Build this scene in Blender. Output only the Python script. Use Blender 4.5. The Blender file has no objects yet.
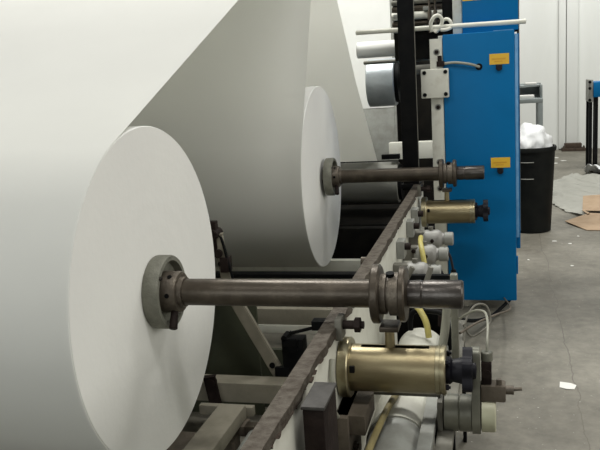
import bpy, bmesh, math, random
from mathutils import Vector, Matrix
random.seed(7)
C = bpy.context.scene.collection
PI = math.pi
FL = -1.02            # floor height (shaft axis is z = 0)

# ------------------------------------------------------------------ materials
def mat(name, col, rough=.5, metal=0., col2=None, scale=8., mix=(.4, .65), bump=0., bscale=60., spec=.5, stretch=(1, 1, 1), rvar=0.):
    m = bpy.data.materials.new(name); m.use_nodes = True
    N = m.node_tree.nodes; L = m.node_tree.links
    b = N['Principled BSDF']
    b.inputs['Base Color'].default_value = (*col, 1)
    b.inputs['Roughness'].default_value = rough
    b.inputs['Metallic'].default_value = metal
    b.inputs['Specular IOR Level'].default_value = spec
    tc = N.new('ShaderNodeTexCoord'); mp = N.new('ShaderNodeMapping')
    mp.inputs['Scale'].default_value = stretch
    L.new(tc.outputs['Object'], mp.inputs['Vector'])
    nz = N.new('ShaderNodeTexNoise'); nz.inputs['Scale'].default_value = scale; nz.inputs['Detail'].default_value = 6
    nz.inputs['Roughness'].default_value = .6
    L.new(mp.outputs['Vector'], nz.inputs['Vector'])
    if col2 is None: col2 = tuple(c * .86 for c in col)
    r = N.new('ShaderNodeValToRGB')
    r.color_ramp.elements[0].position = mix[0]; r.color_ramp.elements[0].color = (*col, 1)
    r.color_ramp.elements[1].position = mix[1]; r.color_ramp.elements[1].color = (*col2, 1)
    L.new(nz.outputs['Fac'], r.inputs['Fac']); L.new(r.outputs['Color'], b.inputs['Base Color'])
    if rvar:
        mr = N.new('ShaderNodeMapRange'); mr.inputs['To Min'].default_value = rough - rvar; mr.inputs['To Max'].default_value = rough + rvar
        L.new(nz.outputs['Fac'], mr.inputs['Value']); L.new(mr.outputs['Result'], b.inputs['Roughness'])
    if bump:
        n2 = N.new('ShaderNodeTexNoise'); n2.inputs['Scale'].default_value = bscale; n2.inputs['Detail'].default_value = 5
        L.new(mp.outputs['Vector'], n2.inputs['Vector'])
        bp = N.new('ShaderNodeBump'); bp.inputs['Strength'].default_value = bump; bp.inputs['Distance'].default_value = .01
        L.new(n2.outputs['Fac'], bp.inputs['Height']); L.new(bp.outputs['Normal'], b.inputs['Normal'])
    return m

M = {}
M['paper'] = mat('paper', (.80, .805, .785), .9, col2=(.78, .785, .765), scale=3, bump=.05, bscale=90, spec=.15)
M['paper_end'] = mat('paper_end', (.80, .80, .77), .95, col2=(.76, .76, .735), scale=2.2, mix=(.35, .7), bump=.08, bscale=40, spec=.1)
M['web'] = mat('web', (.80, .805, .785), .9, col2=(.78, .785, .765), scale=2, spec=.15, bump=.03, bscale=50)
M['rust'] = mat('iron_brown', (.056, .045, .033), .38, .6, (.09, .074, .056), 14, (.45, .72), .08, 120, rvar=.08)
M['steel_end'] = mat('worn_steel', (.075, .068, .062), .33, .75, (.045, .038, .034), 10, (.4, .7), .1, 120, rvar=.1)
M['ring'] = mat('cast_grey', (.20, .20, .165), .6, .2, (.13, .13, .105), 22, (.4, .75), .3, 150)
M['collar'] = mat('worn_collar', (.135, .115, .09), .45, .55, (.075, .062, .05), 25, (.4, .7), .2, 120)
M['brass'] = mat('brass', (.34, .29, .175), .34, .9, (.25, .205, .12), 7, (.4, .7), .08, 140, rvar=.07, stretch=(1, 4, 4))
M['brass_edge'] = mat('brass_bright', (.38, .35, .235), .34, .88, (.27, .23, .14), 20)
M['black'] = mat('black_paint', (.004, .0045, .005), .55, 0, (.008, .008, .008), 12, spec=.08)
M['blackp'] = mat('black_plastic', (.008, .008, .012), .45, 0, (.014, .014, .018), 16, spec=.15)
M['void'] = mat('machine_body_shade', (.006, .006, .0055), .85, 0, (.012, .011, .009), 6, spec=.08)  # near-black: the shade inside the machine is put into the colour
M['white'] = mat('white_machine_paint', (.60, .60, .53), .5, 0, (.50, .49, .42), 9, (.45, .75), .05, 60)
M['oldhose'] = mat('dull_yellow_hose', (.24, .20, .085), .6, 0, (.18, .15, .065), 12)
M['beam'] = mat('lightened_grey_beam', (.27, .25, .20), .65, .05, (.19, .175, .135), 9, (.4, .75), .1, 70, spec=.25)  # grey lightened to put the brighter light low in the frame into the colour
M['hood'] = mat('white_hood_paint', (.74, .75, .72), .6, 0, (.70, .71, .68), 3)
M['cream'] = mat('cream_paint', (.62, .62, .55), .5, 0, (.48, .46, .39), 14, (.5, .8))
M['grey'] = mat('grey_paint', (.17, .165, .14), .6, .1, (.105, .10, .08), 12, (.4, .75), .1, 80, spec=.3)
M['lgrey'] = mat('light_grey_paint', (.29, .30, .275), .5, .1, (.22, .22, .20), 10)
M['railtop'] = mat('rusty_rail', (.105, .092, .075), .78, .1, (.052, .041, .031), 30, (.4, .65), .5, 90, spec=.2)
M['railedge'] = mat('rust_edge', (.075, .05, .035), .85, .1, (.04, .028, .02), 40, (.4, .65), .8, 120)
M['olive'] = mat('olive_guard', (.045, .05, .028), .7, 0, (.03, .034, .02), 5)
M['brownmetal'] = mat('dusty_brown_metal', (.125, .105, .082), .7, .15, (.07, .058, .042), 9, (.4, .7), .2, 60, spec=.3)
M['blue'] = mat('blue_enamel', (.0, .135, .35), .45, 0, (.0, .125, .32), 4, (.35, .7), .02, 30, spec=.15)
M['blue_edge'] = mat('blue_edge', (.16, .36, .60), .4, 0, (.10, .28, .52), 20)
M['yellow'] = mat('yellow_label', (.75, .46, .03), .5, 0, (.70, .42, .03), 10)
M['orange'] = mat('orange_print', (.62, .33, .02), .5)
M['tubeyellow'] = mat('yellow_hose', (.50, .44, .13), .45, 0, (.40, .35, .11), 12)
M['hose_grey'] = mat('grey_hose', (.27, .27, .22), .55)
M['chrome'] = mat('chromed_roll', (.50, .54, .56), .38, .55, (.36, .40, .42), 7, (.4, .7), .15, 30)
M['rubber'] = mat('dark_rubber_roll', (.19, .19, .17), .5, .1, (.15, .15, .13), 8, (.35, .7), .1, 60, stretch=(.2, 1, 1))
M['green_cream'] = mat('pale_green_cream', (.50, .50, .36), .45, .05, (.40, .39, .28), 10)
M['motor'] = mat('motor_grey', (.21, .21, .17), .4, .35, (.14, .14, .115), 12)
M['purplebrown'] = mat('dark_brown_box', (.015, .010, .009), .65, 0, (.028, .020, .017), 18, (.45, .75), .2, 70, spec=.12)
M['boxtop'] = mat('scuffed_grey_top', (.065, .062, .058), .6, .1, (.04, .038, .035), 18, spec=.2)
M['bin'] = mat('black_bin_plastic', (.005, .006, .006), .55, 0, (.009, .010, .009), 7, spec=.12)
M['bag'] = mat('white_plastic_bag', (.80, .82, .83), .4, 0, (.74, .76, .77), 10, bump=.3, bscale=9)
M['desk'] = mat('grey_desk_metal', (.30, .34, .34), .5, .1, (.26, .29, .29), 8)
M['cardboard'] = mat('cardboard', (.42, .31, .21), .8, 0, (.36, .26, .17), 9, spec=.2)
M['scrap'] = mat('paper_scrap', (.78, .78, .74), .8)
M['valve'] = mat('valve_cast', (.33, .33, .31), .5, .2, (.24, .235, .22), 14)

# thin tissue paper lets part of the light through
_n = M['web'].node_tree; _b = _n.nodes['Principled BSDF']; _t = _n.nodes.new('ShaderNodeBsdfTranslucent'); _m = _n.nodes.new('ShaderNodeMixShader')
_t.inputs['Color'].default_value = (.86, .86, .82, 1); _m.inputs['Fac'].default_value = .5
_n.links.new(_b.outputs[0], _m.inputs[1]); _n.links.new(_t.outputs[0], _m.inputs[2]); _n.links.new(_m.outputs[0], _n.nodes['Material Output'].inputs['Surface'])

def clear_plastic():
    m = bpy.data.materials.new('clear_film'); m.use_nodes = True
    b = m.node_tree.nodes['Principled BSDF']
    b.inputs['Base Color'].default_value = (.47, .47, .42, 1); b.inputs['Roughness'].default_value = .35
    b.inputs['Alpha'].default_value = .75
    return m
M['film'] = clear_plastic()

def floor_mat():
    m = bpy.data.materials.new('concrete_floor'); m.use_nodes = True
    N = m.node_tree.nodes; L = m.node_tree.links; b = N['Principled BSDF']
    b.inputs['Roughness'].default_value = .55; b.inputs['Specular IOR Level'].default_value = .4
    tc = N.new('ShaderNodeTexCoord')
    def noise(s, d=6, st=(1, 1, 1)):
        mp = N.new('ShaderNodeMapping'); mp.inputs['Scale'].default_value = st; L.new(tc.outputs['Object'], mp.inputs['Vector'])
        n = N.new('ShaderNodeTexNoise'); n.inputs['Scale'].default_value = s; n.inputs['Detail'].default_value = d; n.inputs['Roughness'].default_value = .65
        L.new(mp.outputs['Vector'], n.inputs['Vector']); return n
    def ramp(n, p0, c0, p1, c1, out='Fac'):
        r = N.new('ShaderNodeValToRGB'); e = r.color_ramp.elements
        e[0].position = p0; e[0].color = (*c0, 1); e[1].position = p1; e[1].color = (*c1, 1)
        L.new(n.outputs[out], r.inputs['Fac']); return r
    base = ramp(noise(1.1), .36, (.130, .122, .098), .66, (.235, .222, .184))
    fine = ramp(noise(16, 8), .3, (.72, .72, .72), .7, (1.2, 1.2, 1.2))
    mx = N.new('ShaderNodeMixRGB'); mx.blend_type = 'MULTIPLY'; mx.inputs['Fac'].default_value = .8
    L.new(base.outputs['Color'], mx.inputs[1]); L.new(fine.outputs['Color'], mx.inputs[2])
    stain = ramp(noise(3.1, 5, (1, .45, 1)), .55, (0, 0, 0), .68, (1, 1, 1))
    mx2 = N.new('ShaderNodeMixRGB'); mx2.inputs[2].default_value = (.095, .082, .062, 1)
    ml = N.new('ShaderNodeMath'); ml.operation = 'MULTIPLY'; ml.inputs[1].default_value = .45
    L.new(stain.outputs['Color'], ml.inputs[0]); L.new(ml.outputs[0], mx2.inputs['Fac']); L.new(mx.outputs['Color'], mx2.inputs[1])
    fleck = ramp(noise(55, 2), .71, (0, 0, 0), .74, (1, 1, 1))
    mx3 = N.new('ShaderNodeMixRGB'); mx3.inputs[2].default_value = (.5, .49, .45, 1)
    L.new(fleck.outputs['Color'], mx3.inputs['Fac']); L.new(mx2.outputs['Color'], mx3.inputs[1])
    # hairline crack running along the machine
    sx = N.new('ShaderNodeSeparateXYZ'); L.new(tc.outputs['Object'], sx.inputs[0])
    wn = noise(1.3, 6, (0, 1, 0)); w2 = N.new('ShaderNodeMath'); w2.operation = 'MULTIPLY_ADD'; w2.inputs[1].default_value = .16; w2.inputs[2].default_value = -1.58
    L.new(wn.outputs['Fac'], w2.inputs[0])
    ad = N.new('ShaderNodeMath'); ad.operation = 'ADD'; L.new(sx.outputs['X'], ad.inputs[0]); L.new(w2.outputs[0], ad.inputs[1])
    ab = N.new('ShaderNodeMath'); ab.operation = 'ABSOLUTE'; L.new(ad.outputs[0], ab.inputs[0])
    cr = N.new('ShaderNodeMath'); cr.operation = 'LESS_THAN'; cr.inputs[1].default_value = .0025; L.new(ab.outputs[0], cr.inputs[0])
    mx4 = N.new('ShaderNodeMixRGB'); mx4.inputs[2].default_value = (.11, .10, .08, 1)
    L.new(cr.outputs[0], mx4.inputs['Fac']); L.new(mx3.outputs['Color'], mx4.inputs[1])
    L.new(mx4.outputs['Color'], b.inputs['Base Color'])
    bp = N.new('ShaderNodeBump'); bp.inputs['Strength'].default_value = .15; bp.inputs['Distance'].default_value = .01
    L.new(noise(30).outputs['Fac'], bp.inputs['Height']); L.new(bp.outputs['Normal'], b.inputs['Normal'])
    return m
M['floor'] = floor_mat()
M['wall'] = mat('white_wall', (.74, .76, .74), .8, 0, (.67, .69, .66), .6, (.35, .7), .03, 12, stretch=(2.5, 1, .6))

# ------------------------------------------------------------------ mesh helpers
def nb(): return bmesh.new()
def frame(d):
    d = Vector(d).normalized()
    a = Vector((0, 0, 1)) if abs(d.z) < .9 else Vector((1, 0, 0))
    u = d.cross(a).normalized(); return d, u, d.cross(u).normalized()
def box(bm, x0, x1, y0, y1, z0, z1, bev=0.):
    r = bmesh.ops.create_cube(bm, size=1)
    vs = r['verts']
    for v in vs:
        v.co = Vector((x0 + (v.co.x + .5) * (x1 - x0), y0 + (v.co.y + .5) * (y1 - y0), z0 + (v.co.z + .5) * (z1 - z0)))
    if bev:
        es = list({e for v in vs for e in v.link_edges})
        bmesh.ops.bevel(bm, geom=es, offset=bev, segments=2, affect='EDGES', profile=.6)
    return bm
def bar(bm, a, b, w, t, bev=.003, up=(0, 1, 0)):
    a = Vector(a); b = Vector(b); d = (b - a); l = d.length; d.normalize()
    n = Vector(up); s = d.cross(n).normalized(); n = s.cross(d).normalized()
    r = bmesh.ops.create_cube(bm, size=1); vs = r['verts']
    for v in vs: v.co = a + d * (v.co.x + .5) * l + s * v.co.y * w + n * v.co.z * t
    if bev: bmesh.ops.bevel(bm, geom=list({e for v in vs for e in v.link_edges}), offset=bev, segments=2, affect='EDGES')
    return bm
def lathe(bm, o, axis, prof, seg=40, caps=True):
    """prof = [(distance along axis, radius), ...]"""
    o = Vector(o); d, u, w = frame(axis); rings = []
    for t, r in prof:
        rings.append([bm.verts.new(o + d * t + (u * math.cos(2 * PI * k / seg) + w * math.sin(2 * PI * k / seg)) * max(r, 1e-4)) for k in range(seg)])
    for a, b in zip(rings, rings[1:]):
        for k in range(seg): bm.faces.new((a[k], a[(k + 1) % seg], b[(k + 1) % seg], b[k]))
    if caps:
        bm.faces.new(rings[0][::-1]); bm.faces.new(rings[-1])
    return bm
def cyl(bm, a, b, r, r2=None, seg=28, ch=.0):
    a = Vector(a); b = Vector(b); L = (b - a).length; r2 = r if r2 is None else r2
    if ch: p = [(0, r - ch), (ch, r), (L - ch, r2), (L, r2 - ch)]
    else: p = [(0, r), (L, r2)]
    return lathe(bm, a, b - a, p, seg)
def smooth_path(pts, n=6):
    P = [Vector(p) for p in pts]; out = []
    for i in range(len(P) - 1):
        p0 = P[max(i - 1, 0)]; p1 = P[i]; p2 = P[i + 1]; p3 = P[min(i + 2, len(P) - 1)]
        for k in range(n):
            t = k / n
            out.append(.5 * ((2 * p1) + (p2 - p0) * t + (2 * p0 - 5 * p1 + 4 * p2 - p3) * t * t + (3 * p1 - p0 - 3 * p2 + p3) * t ** 3))
    out.append(P[-1]); return out
def tube(bm, pts, r, seg=12, sm=True):
    P = smooth_path(pts) if sm else [Vector(p) for p in pts]
    rings = []; u = None
    for i, p in enumerate(P):
        d = (P[min(i + 1, len(P) - 1)] - P[max(i - 1, 0)]).normalized()
        if u is None: _, u, _ = frame(d)
        u = (u - d * u.dot(d)).normalized(); w = d.cross(u)
        rings.append([bm.verts.new(p + (u * math.cos(2 * PI * k / seg) + w * math.sin(2 * PI * k / seg)) * r) for k in range(seg)])
    for a, b in zip(rings, rings[1:]):
        for k in range(seg): bm.faces.new((a[k], a[(k + 1) % seg], b[(k + 1) % seg], b[k]))
    bm.faces.new(rings[0][::-1]); bm.faces.new(rings[-1]); return bm
def prism(bm, pts, vec):
    vec = Vector(vec); A = [bm.verts.new(Vector(p)) for p in pts]; B = [bm.verts.new(Vector(p) + vec) for p in pts]; n = len(A)
    bm.faces.new(A); bm.faces.new(B[::-1])
    for k in range(n): bm.faces.new((A[k], B[k], B[(k + 1) % n], A[(k + 1) % n]))
    return bm
def sheet(bm, path, x0, x1, th=.0012, nx=2):
    """a web of paper: a path in the YZ plane swept along X, given a thickness"""
    n = len(path); top = []; bot = []
    for i, (y, z) in enumerate(path):
        a = Vector(path[max(i - 1, 0)]); b = Vector(path[min(i + 1, n - 1)]); d = (b - a).normalized(); nn = Vector((-d.y, d.x)) * th / 2
        top.append([bm.verts.new((x0 + (x1 - x0) * k / nx, y + nn.x, z + nn.y)) for k in range(nx + 1)])
        bot.append([bm.verts.new((x0 + (x1 - x0) * k / nx, y - nn.x, z - nn.y)) for k in range(nx + 1)])
    for i in range(n - 1):
        for k in range(nx):
            bm.faces.new((top[i][k], top[i][k + 1], top[i + 1][k + 1], top[i + 1][k]))
            bm.faces.new((bot[i][k], bot[i + 1][k], bot[i + 1][k + 1], bot[i][k + 1]))
        bm.faces.new((top[i][nx], bot[i][nx], bot[i + 1][nx], top[i + 1][nx])); bm.faces.new((top[i][0], top[i + 1][0], bot[i + 1][0], bot[i][0]))
    return bm
def clusters(bm):
    """groups of connected pieces whose bounds touch"""
    seen = set(); isl = []
    for v in bm.verts:
        if v in seen: continue
        st_, g = [v], []; seen.add(v)
        while st_:
            a = st_.pop(); g.append(a)
            for e in a.link_edges:
                c = e.other_vert(a)
                if c not in seen: seen.add(c); st_.append(c)
        lo = [min(q.co[i] for q in g) - .001 for i in range(3)]; hi = [max(q.co[i] for q in g) + .001 for i in range(3)]
        isl.append([g, lo, hi])
    k = 0
    while k < len(isl):
        for j in range(k + 1, len(isl)):
            A, B = isl[k], isl[j]
            if all(A[1][i] <= B[2][i] and B[1][i] <= A[2][i] for i in range(3)):
                A[0] += B[0]; A[1] = [min(x) for x in zip(A[1], B[1])]; A[2] = [max(x) for x in zip(A[2], B[2])]; isl.pop(j); k = -1; break
        k += 1
    return [g for g, _, _ in isl]
def obj(name, bm, m, parent=None, ang=35, loc=(0, 0, 0), split=True):
    if parent is not None and split:
        cl = clusters(bm)
        if len(cl) > 1:                        # pieces that stand apart become parts of their own
            for g in cl[1:]:
                keep = set(g); nb_ = bm.copy(); nb_.verts.ensure_lookup_table(); bm.verts.index_update()
                idx = {v.index for v in keep}
                bmesh.ops.delete(nb_, geom=[v for v in nb_.verts if v.index not in idx], context='VERTS')
                obj(name, nb_, m, parent, ang, loc, False)
            rest = {v for g in cl[1:] for v in g}
            bmesh.ops.delete(bm, geom=list(rest), context='VERTS')
    bmesh.ops.recalc_face_normals(bm, faces=bm.faces[:])
    for f in bm.faces: f.smooth = True
    for e in bm.edges:
        if len(e.link_faces) == 2 and e.calc_face_angle(0) > math.radians(ang): e.smooth = False
    me = bpy.data.meshes.new(name); bm.to_mesh(me); bm.free()
    me.materials.append(M[m] if isinstance(m, str) else m)
    o = bpy.data.objects.new(name, me); C.objects.link(o)
    if parent is not None:
        o.parent = parent
        # geometry is written in world coordinates; bring it under its parent
        W = world_of(parent); me.transform(W.inverted())
    o.location = loc
    return o
def world_of(p):
    Mx = Matrix.Identity(4)
    while p is not None: Mx = Matrix.Translation(p.location) @ Mx; p = p.parent
    return Mx
def tag(o, label=None, cat=None, group=None, kind=None):
    if label: o['label'] = label
    if cat: o['category'] = cat
    if group: o['group'] = group
    if kind: o['kind'] = kind
    return o
def thing(name, loc, label, cat, group=None):
    o = bpy.data.objects.new(name, None); C.objects.link(o); o.location = loc
    return tag(o, label, cat, group)
def copy_tree(o, parent=None):
    c = o.copy(); C.objects.link(c)
    if parent is not None: c.parent = parent
    for ch in [k for k in C.objects if k.parent == o]: copy_tree(ch, c)
    return c
def struct(name, bm, m): return tag(obj(name, bm, m), kind='structure')
def hexbolt(bm, o, axis, r=.008, h=.006):
    lathe(bm, o, axis, [(0, r), (h, r)], 6); lathe(bm, Vector(o) + Vector(axis).normalized() * h, axis, [(0, r * .5), (h * .6, r * .5)], 10)

# ------------------------------------------------------------------ setting
struct('floor', box(nb(), -9, 9, -7, 12.7, FL - .1, FL), 'floor')
wb = nb(); box(wb, -9, 9, 12.5, 12.7, FL, 6.5); struct('wall_back', wb, 'wall')
t = nb(); box(t, 2.31, 2.50, 12.38, 12.499, FL + .1, 6.4, .01); struct('trim_1', t, 'wall')
t = nb(); box(t, 2.18, 2.30, 12.42, 12.499, FL + .02, 6.4, .01); struct('trim_2', t, 'wall')

# rusty foot plate of the wall column
rp = thing('column_base', (2.4, 12.3, FL), 'rusty brown base plate at the foot of the white wall column', 'base plate')
b = nb(); box(b, 2.22, 2.62, 12.16, 12.36, FL, FL + .05, .006); obj('plate', b, 'railedge', rp)
b = nb(); box(b, 2.27, 2.56, 12.22, 12.375, FL + .05, FL + .13, .01); obj('stub', b, 'railedge', rp)
for bx_, by_ in ((2.25, 12.2), (2.59, 12.2)):
    b = nb(); hexbolt(b, (bx_, by_, FL + .05), (0, 0, 1), .022, .03); obj('bolt', b, 'railtop', rp)

# ------------------------------------------------------------------ paper rolls and webs
W = 2.3
def paper_roll(y, R, label, web=None):
    t = thing('paper_roll', (0, y, -R), label, 'paper roll', 'paper rolls on the unwind stand')
    b = nb()
    ns = 96; rr = [(1, 0), (1, -.004)]
    pro = [(-W, .05), (-W, R)]
    for k in range(1, 12): pro.append((-W + W * k / 12, R))
    pro += [(-.004, R), (0, R - .003), (0, .125)]
    lathe(b, (0, y, 0), (1, 0, 0), pro, 128, caps=False)
    obj('wound_paper', b, 'paper', t)
    # end face, a separate look: slightly uneven wound edges
    b = nb(); prof = []; n = 26
    for k in range(n + 1):
        r = R - .003 - (R - .003 - .05) * k / n
        prof.append((.0 + random.uniform(0, .0009), r))
    lathe(b, (0, y, 0), (1, 0, 0), prof, 128, caps=False)
    obj('end_face', b, 'paper_end', t, ang=80)
    b = nb(); lathe(b, (0, y, 0), (1, 0, 0), [(-W, .052), (-.002, .052), (-.002, .046), (-W, .046)], 40, caps=False)
    obj('cardboard_core', b, 'cardboard', t)
    return t
IY, IZ, IR = 2.98, 1.63, .10      # idler roller above the frame of the photo
r1 = paper_roll(0, .556, 'large white paper roll nearest the camera at left, its sheet rising to upper left')
r2 = paper_roll(2.635, .5925, 'farther white paper roll behind the first, smaller in view, shaded underneath')
a1 = math.radians(112.5)
arc = [(.5575 * math.cos(a), .5575 * math.sin(a)) for a in [math.radians(255 - k * 2.5) for k in range(58)]]
p0 = arc[-1]
d = Vector((IY - .02, IZ + IR + .003)) - Vector(p0)
path1 = arc + [(p0[0] + d.x * k / 14, p0[1] + d.y * k / 14) for k in range(1, 15)]
obj('paper_web', sheet(nb(), path1, -W, 0, .0012, 8), 'web', r1)
# web of the far roll: tangent on its front, climbing steeply to the same idler
R2 = .594
th = math.radians(153.6)
arc2 = [(2.635 + R2 * math.cos(a), R2 * math.sin(a)) for a in [math.radians(255 - k * 3) for k in range(int((255 - 153.6) / 3) + 1)]]
q0 = (2.635 + R2 * math.cos(th), R2 * math.sin(th))
q1 = (IY - IR - .004, IZ + .045)
path2 = arc2 + [q0] + [(q0[0] + (q1[0] - q0[0]) * k / 12, q0[1] + (q1[1] - q0[1]) * k / 12) for k in range(1, 13)]
obj('paper_web', sheet(nb(), path2, -W, 0, .0012, 8), 'web', r2)
# joined web going down into the machine behind the rolls
s0 = Vector((IY + IR * .69, IZ + IR * .77)); RY, RZ, RR = 5.02, -.40, .20
s1 = Vector((RY + RR * .70 + .0, RZ + RR * .74))
pts = [(3.42, 1.18), (4.05, .575), (4.93, -.196)]
path3 = [(IY + .08 + (3.42 - IY - .08) * k / 8, IZ + .07 + (1.18 - IZ - .07) * k / 8) for k in range(8)]
path3 += [(3.42 + (4.05 - 3.42) * k / 8, 1.18 + (.565 - 1.18) * k / 8) for k in range(8)]
path3 += [(4.05 + (5.0 - 4.05) * k / 12, .565 + (-.195 - .565) * k / 12) for k in range(13)]
wb3 = obj('paper_web', sheet(nb(), path3, -W, 0, .0012, 8), 'web')
tag(wb3, 'shaded white paper sheet slanting down behind the far roll to the dark roller', 'paper sheet')
idl = thing('idler_roller', (-1.1, IY, IZ), 'steel guide roller carrying the paper sheets above the far roll', 'roller')
obj('roller_body', cyl(nb(), (-W - .15, IY, IZ), (.3, IY, IZ), IR, ch=.004), 'chrome', idl)
obj('journal', cyl(nb(), (.3, IY, IZ), (.60, IY, IZ), .03), 'steel_end', idl)

# ------------------------------------------------------------------ shafts
def make_shaft():
    t = thing('roll_shaft', (0, 0, 0), 'near brown iron shaft through the front paper roll, grey ring chuck and collars', 'shaft', 'shafts through the paper rolls')
    s = obj('shaft_bar', lathe(nb(), (0, 0, 0), (1, 0, 0), [(-3.0, .044), (.75, .0445)], 48), 'rust', t)
    b = nb()
    lathe(b, (0, 0, 0), (1, 0, 0), [(.84, .042), (.885, .0445), (.888, .0425), (.896, .0425), (.899, .0445), (1.008, .0445), (1.013, .040)], 48)
    obj('shaft_end', b, 'steel_end', t)
    ch = obj('chuck_ring', lathe(nb(), (0, 0, 0), (1, 0, 0), [(.0012, .112), (.0012, .121), (.006, .124), (.050, .124), (.056, .120), (.056, .106), (.03, .102), (.028, .05)], 72, caps=False), 'ring', t)
    obj('chuck_hub', lathe(nb(), (0, 0, 0), (1, 0, 0), [(.02, .07), (.084, .07), (.09, .066), (.09, .052), (.105, .05), (.105, .044)], 48, caps=False), 'collar', t)
    b = nb(); cyl(b, (.074, -.035, -.05), (.080, -.075, -.105), .012, .014, 16, .002); obj('set_screw', b, 'purplebrown', t)
    b = nb()
    for a in (150, 205, 95, 270, 330):
        y = -.0705 * math.cos(math.radians(a - 90)); z = .0705 * math.sin(math.radians(a - 90))
        cyl(b, (.066, y * .9, z * .9), (.066, y * 1.02, z * 1.02), .008, seg=14)
    obj('screw_hole', b, 'black', t)
    b = nb(); hexbolt(b, (.056, -.088, .07), (1, 0, 0), .007, .006); hexbolt(b, (.03, -.07, -.052), (1, 0, 0), .009, .01); obj('screw', b, 'steel_end', t)
    obj('flange', lathe(nb(), (0, 0, 0), (1, 0, 0), [(.735, .045), (.735, .088), (.739, .093), (.757, .093), (.762, .086), (.762, .06)], 64, caps=False), 'rust', t)
    obj('hub_sleeve', lathe(nb(), (0, 0, 0), (1, 0, 0), [(.755, .064), (.780, .064), (.782, .056), (.788, .056), (.790, .068), (.822, .068)], 56, caps=False), 'collar', t)
    obj('flange', lathe(nb(), (0, 0, 0), (1, 0, 0), [(.820, .06), (.820, .083), (.823, .087), (.836, .087), (.841, .082), (.841, .058), (.846, .044)], 64, caps=False), 'rust', t)
    b = nb(); cyl(b, (.794, -.02, .062), (.794, -.0225, .074), .013, seg=18); obj('grub_screw', b, 'black', t)
    return t
sh = make_shaft()
sh2 = copy_tree(sh); sh2.location = (0.022, 2.635, 0)
sh2['label'] = 'far brown iron shaft through the rear paper roll, ending before the blue cabinet'

# ------------------------------------------------------------------ brass brakes
def make_brake():
    t = thing('brass_brake', (.63, 0, -.25), 'near brass barrel with a black star knob, under the front shaft end', 'brake cylinder', 'brass barrels bolted to the side frame')
    zc = -.247
    b = nb(); lathe(b, (0, 0, zc), (1, 0, 0), [(.6215, .03), (.6215, .093), (.625, .097), (.652, .097), (.656, .093), (.656, .07)], 64, caps=False)
    obj('mounting_flange', b, 'brass_edge', t)
    # barrel with a real slot in its top
    b = nb(); seg = 64; R = .0755; xs = [.656, .668, .690, .905, .925]
    rings = []
    for x in xs: rings.append([b.verts.new((x, R * math.sin(2 * PI * k / seg), zc + R * math.cos(2 * PI * k / seg))) for k in range(seg)])
    for i in range(4):
        for k in range(seg):
            if i == 2 and (k >= seg - 2 or k < 1): continue
            b.faces.new((rings[i][k], rings[i][(k + 1) % seg], rings[i + 1][(k + 1) % seg], rings[i + 1][k]))
    obj('barrel', b, 'brass', t)
    b = nb(); lathe(b, (0, 0, zc), (1, 0, 0), [(.657, .058), (.924, .058)], 40); obj('inner_sleeve', b, 'black', t)
    b = nb(); lathe(b, (0, 0, zc), (1, 0, 0), [(.925, .074), (.926, .0775), (.938, .0775), (.939, .075), (.943, .075), (.944, .078), (.953, .078), (.956, .074), (.956, .02)], 64, caps=False)
    obj('end_cap', b, 'brass_edge', t)
    for a in (45, 135, 225, 315):
        y = .057 * math.cos(math.radians(a)); z = zc + .057 * math.sin(math.radians(a))
        b = nb(); hexbolt(b, (.956, y, z), (1, 0, 0), .009, .009); obj('bolt', b, 'blackp', t)
    b = nb(); box(b, .662, .678, -.081, -.070, zc + .012, zc + .034, .002); obj('stop_pin', b, 'black', t)
    st = obj('stem', lathe(nb(), (0, 0, zc), (1, 0, 0), [(.952, .043), (.968, .043), (.976, .036), (.998, .040), (1.018, .050)], 32), 'blackp', t)
    b = nb(); pts = []; n = 60
    for k in range(n):
        a = 2 * PI * k / n; r = .064 + .009 * math.cos(5 * a)
        pts.append((1.006, r * math.cos(a), zc + r * math.sin(a)))
    prism(b, pts, (.030, 0, 0))
    lathe(b, (0, 0, zc), (1, 0, 0), [(1.03, .028), (1.046, .024), (1.048, .01)], 24)
    obj('star_knob', b, 'blackp', t)
    b = nb(); cyl(b, (.782, 0, zc + .05), (.782, 0, -.1145), .017, .015, 20); obj('lift_pin', b, 'brass', t)
    b = nb(); box(b, .755, .815, -.04, .04, -.114, -.0965, .004); obj('cradle', b, 'rust', t)
    return t
bk = make_brake()
bk2 = copy_tree(bk); bk2.location.y += 2.635; bk2.location.x += .018; bk2['label'] = 'far brass barrel with a black star knob, in front of the blue cabinet'

# ------------------------------------------------------------------ the unwind stand
st = thing('unwind_stand', (.6, 1.5, FL), 'white machine side frame with a rusty brown top rail carrying the roll shafts', 'machine frame')
b = nb(); box(b, .585, .62, -1.6, 2.96, FL, -.118, .003); obj('side_plate', b, 'white', st)
b = nb(); box(b, -2.92, -2.885, -1.6, 2.96, FL, -.118, .003); obj('side_plate', b, 'white', st)
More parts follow.
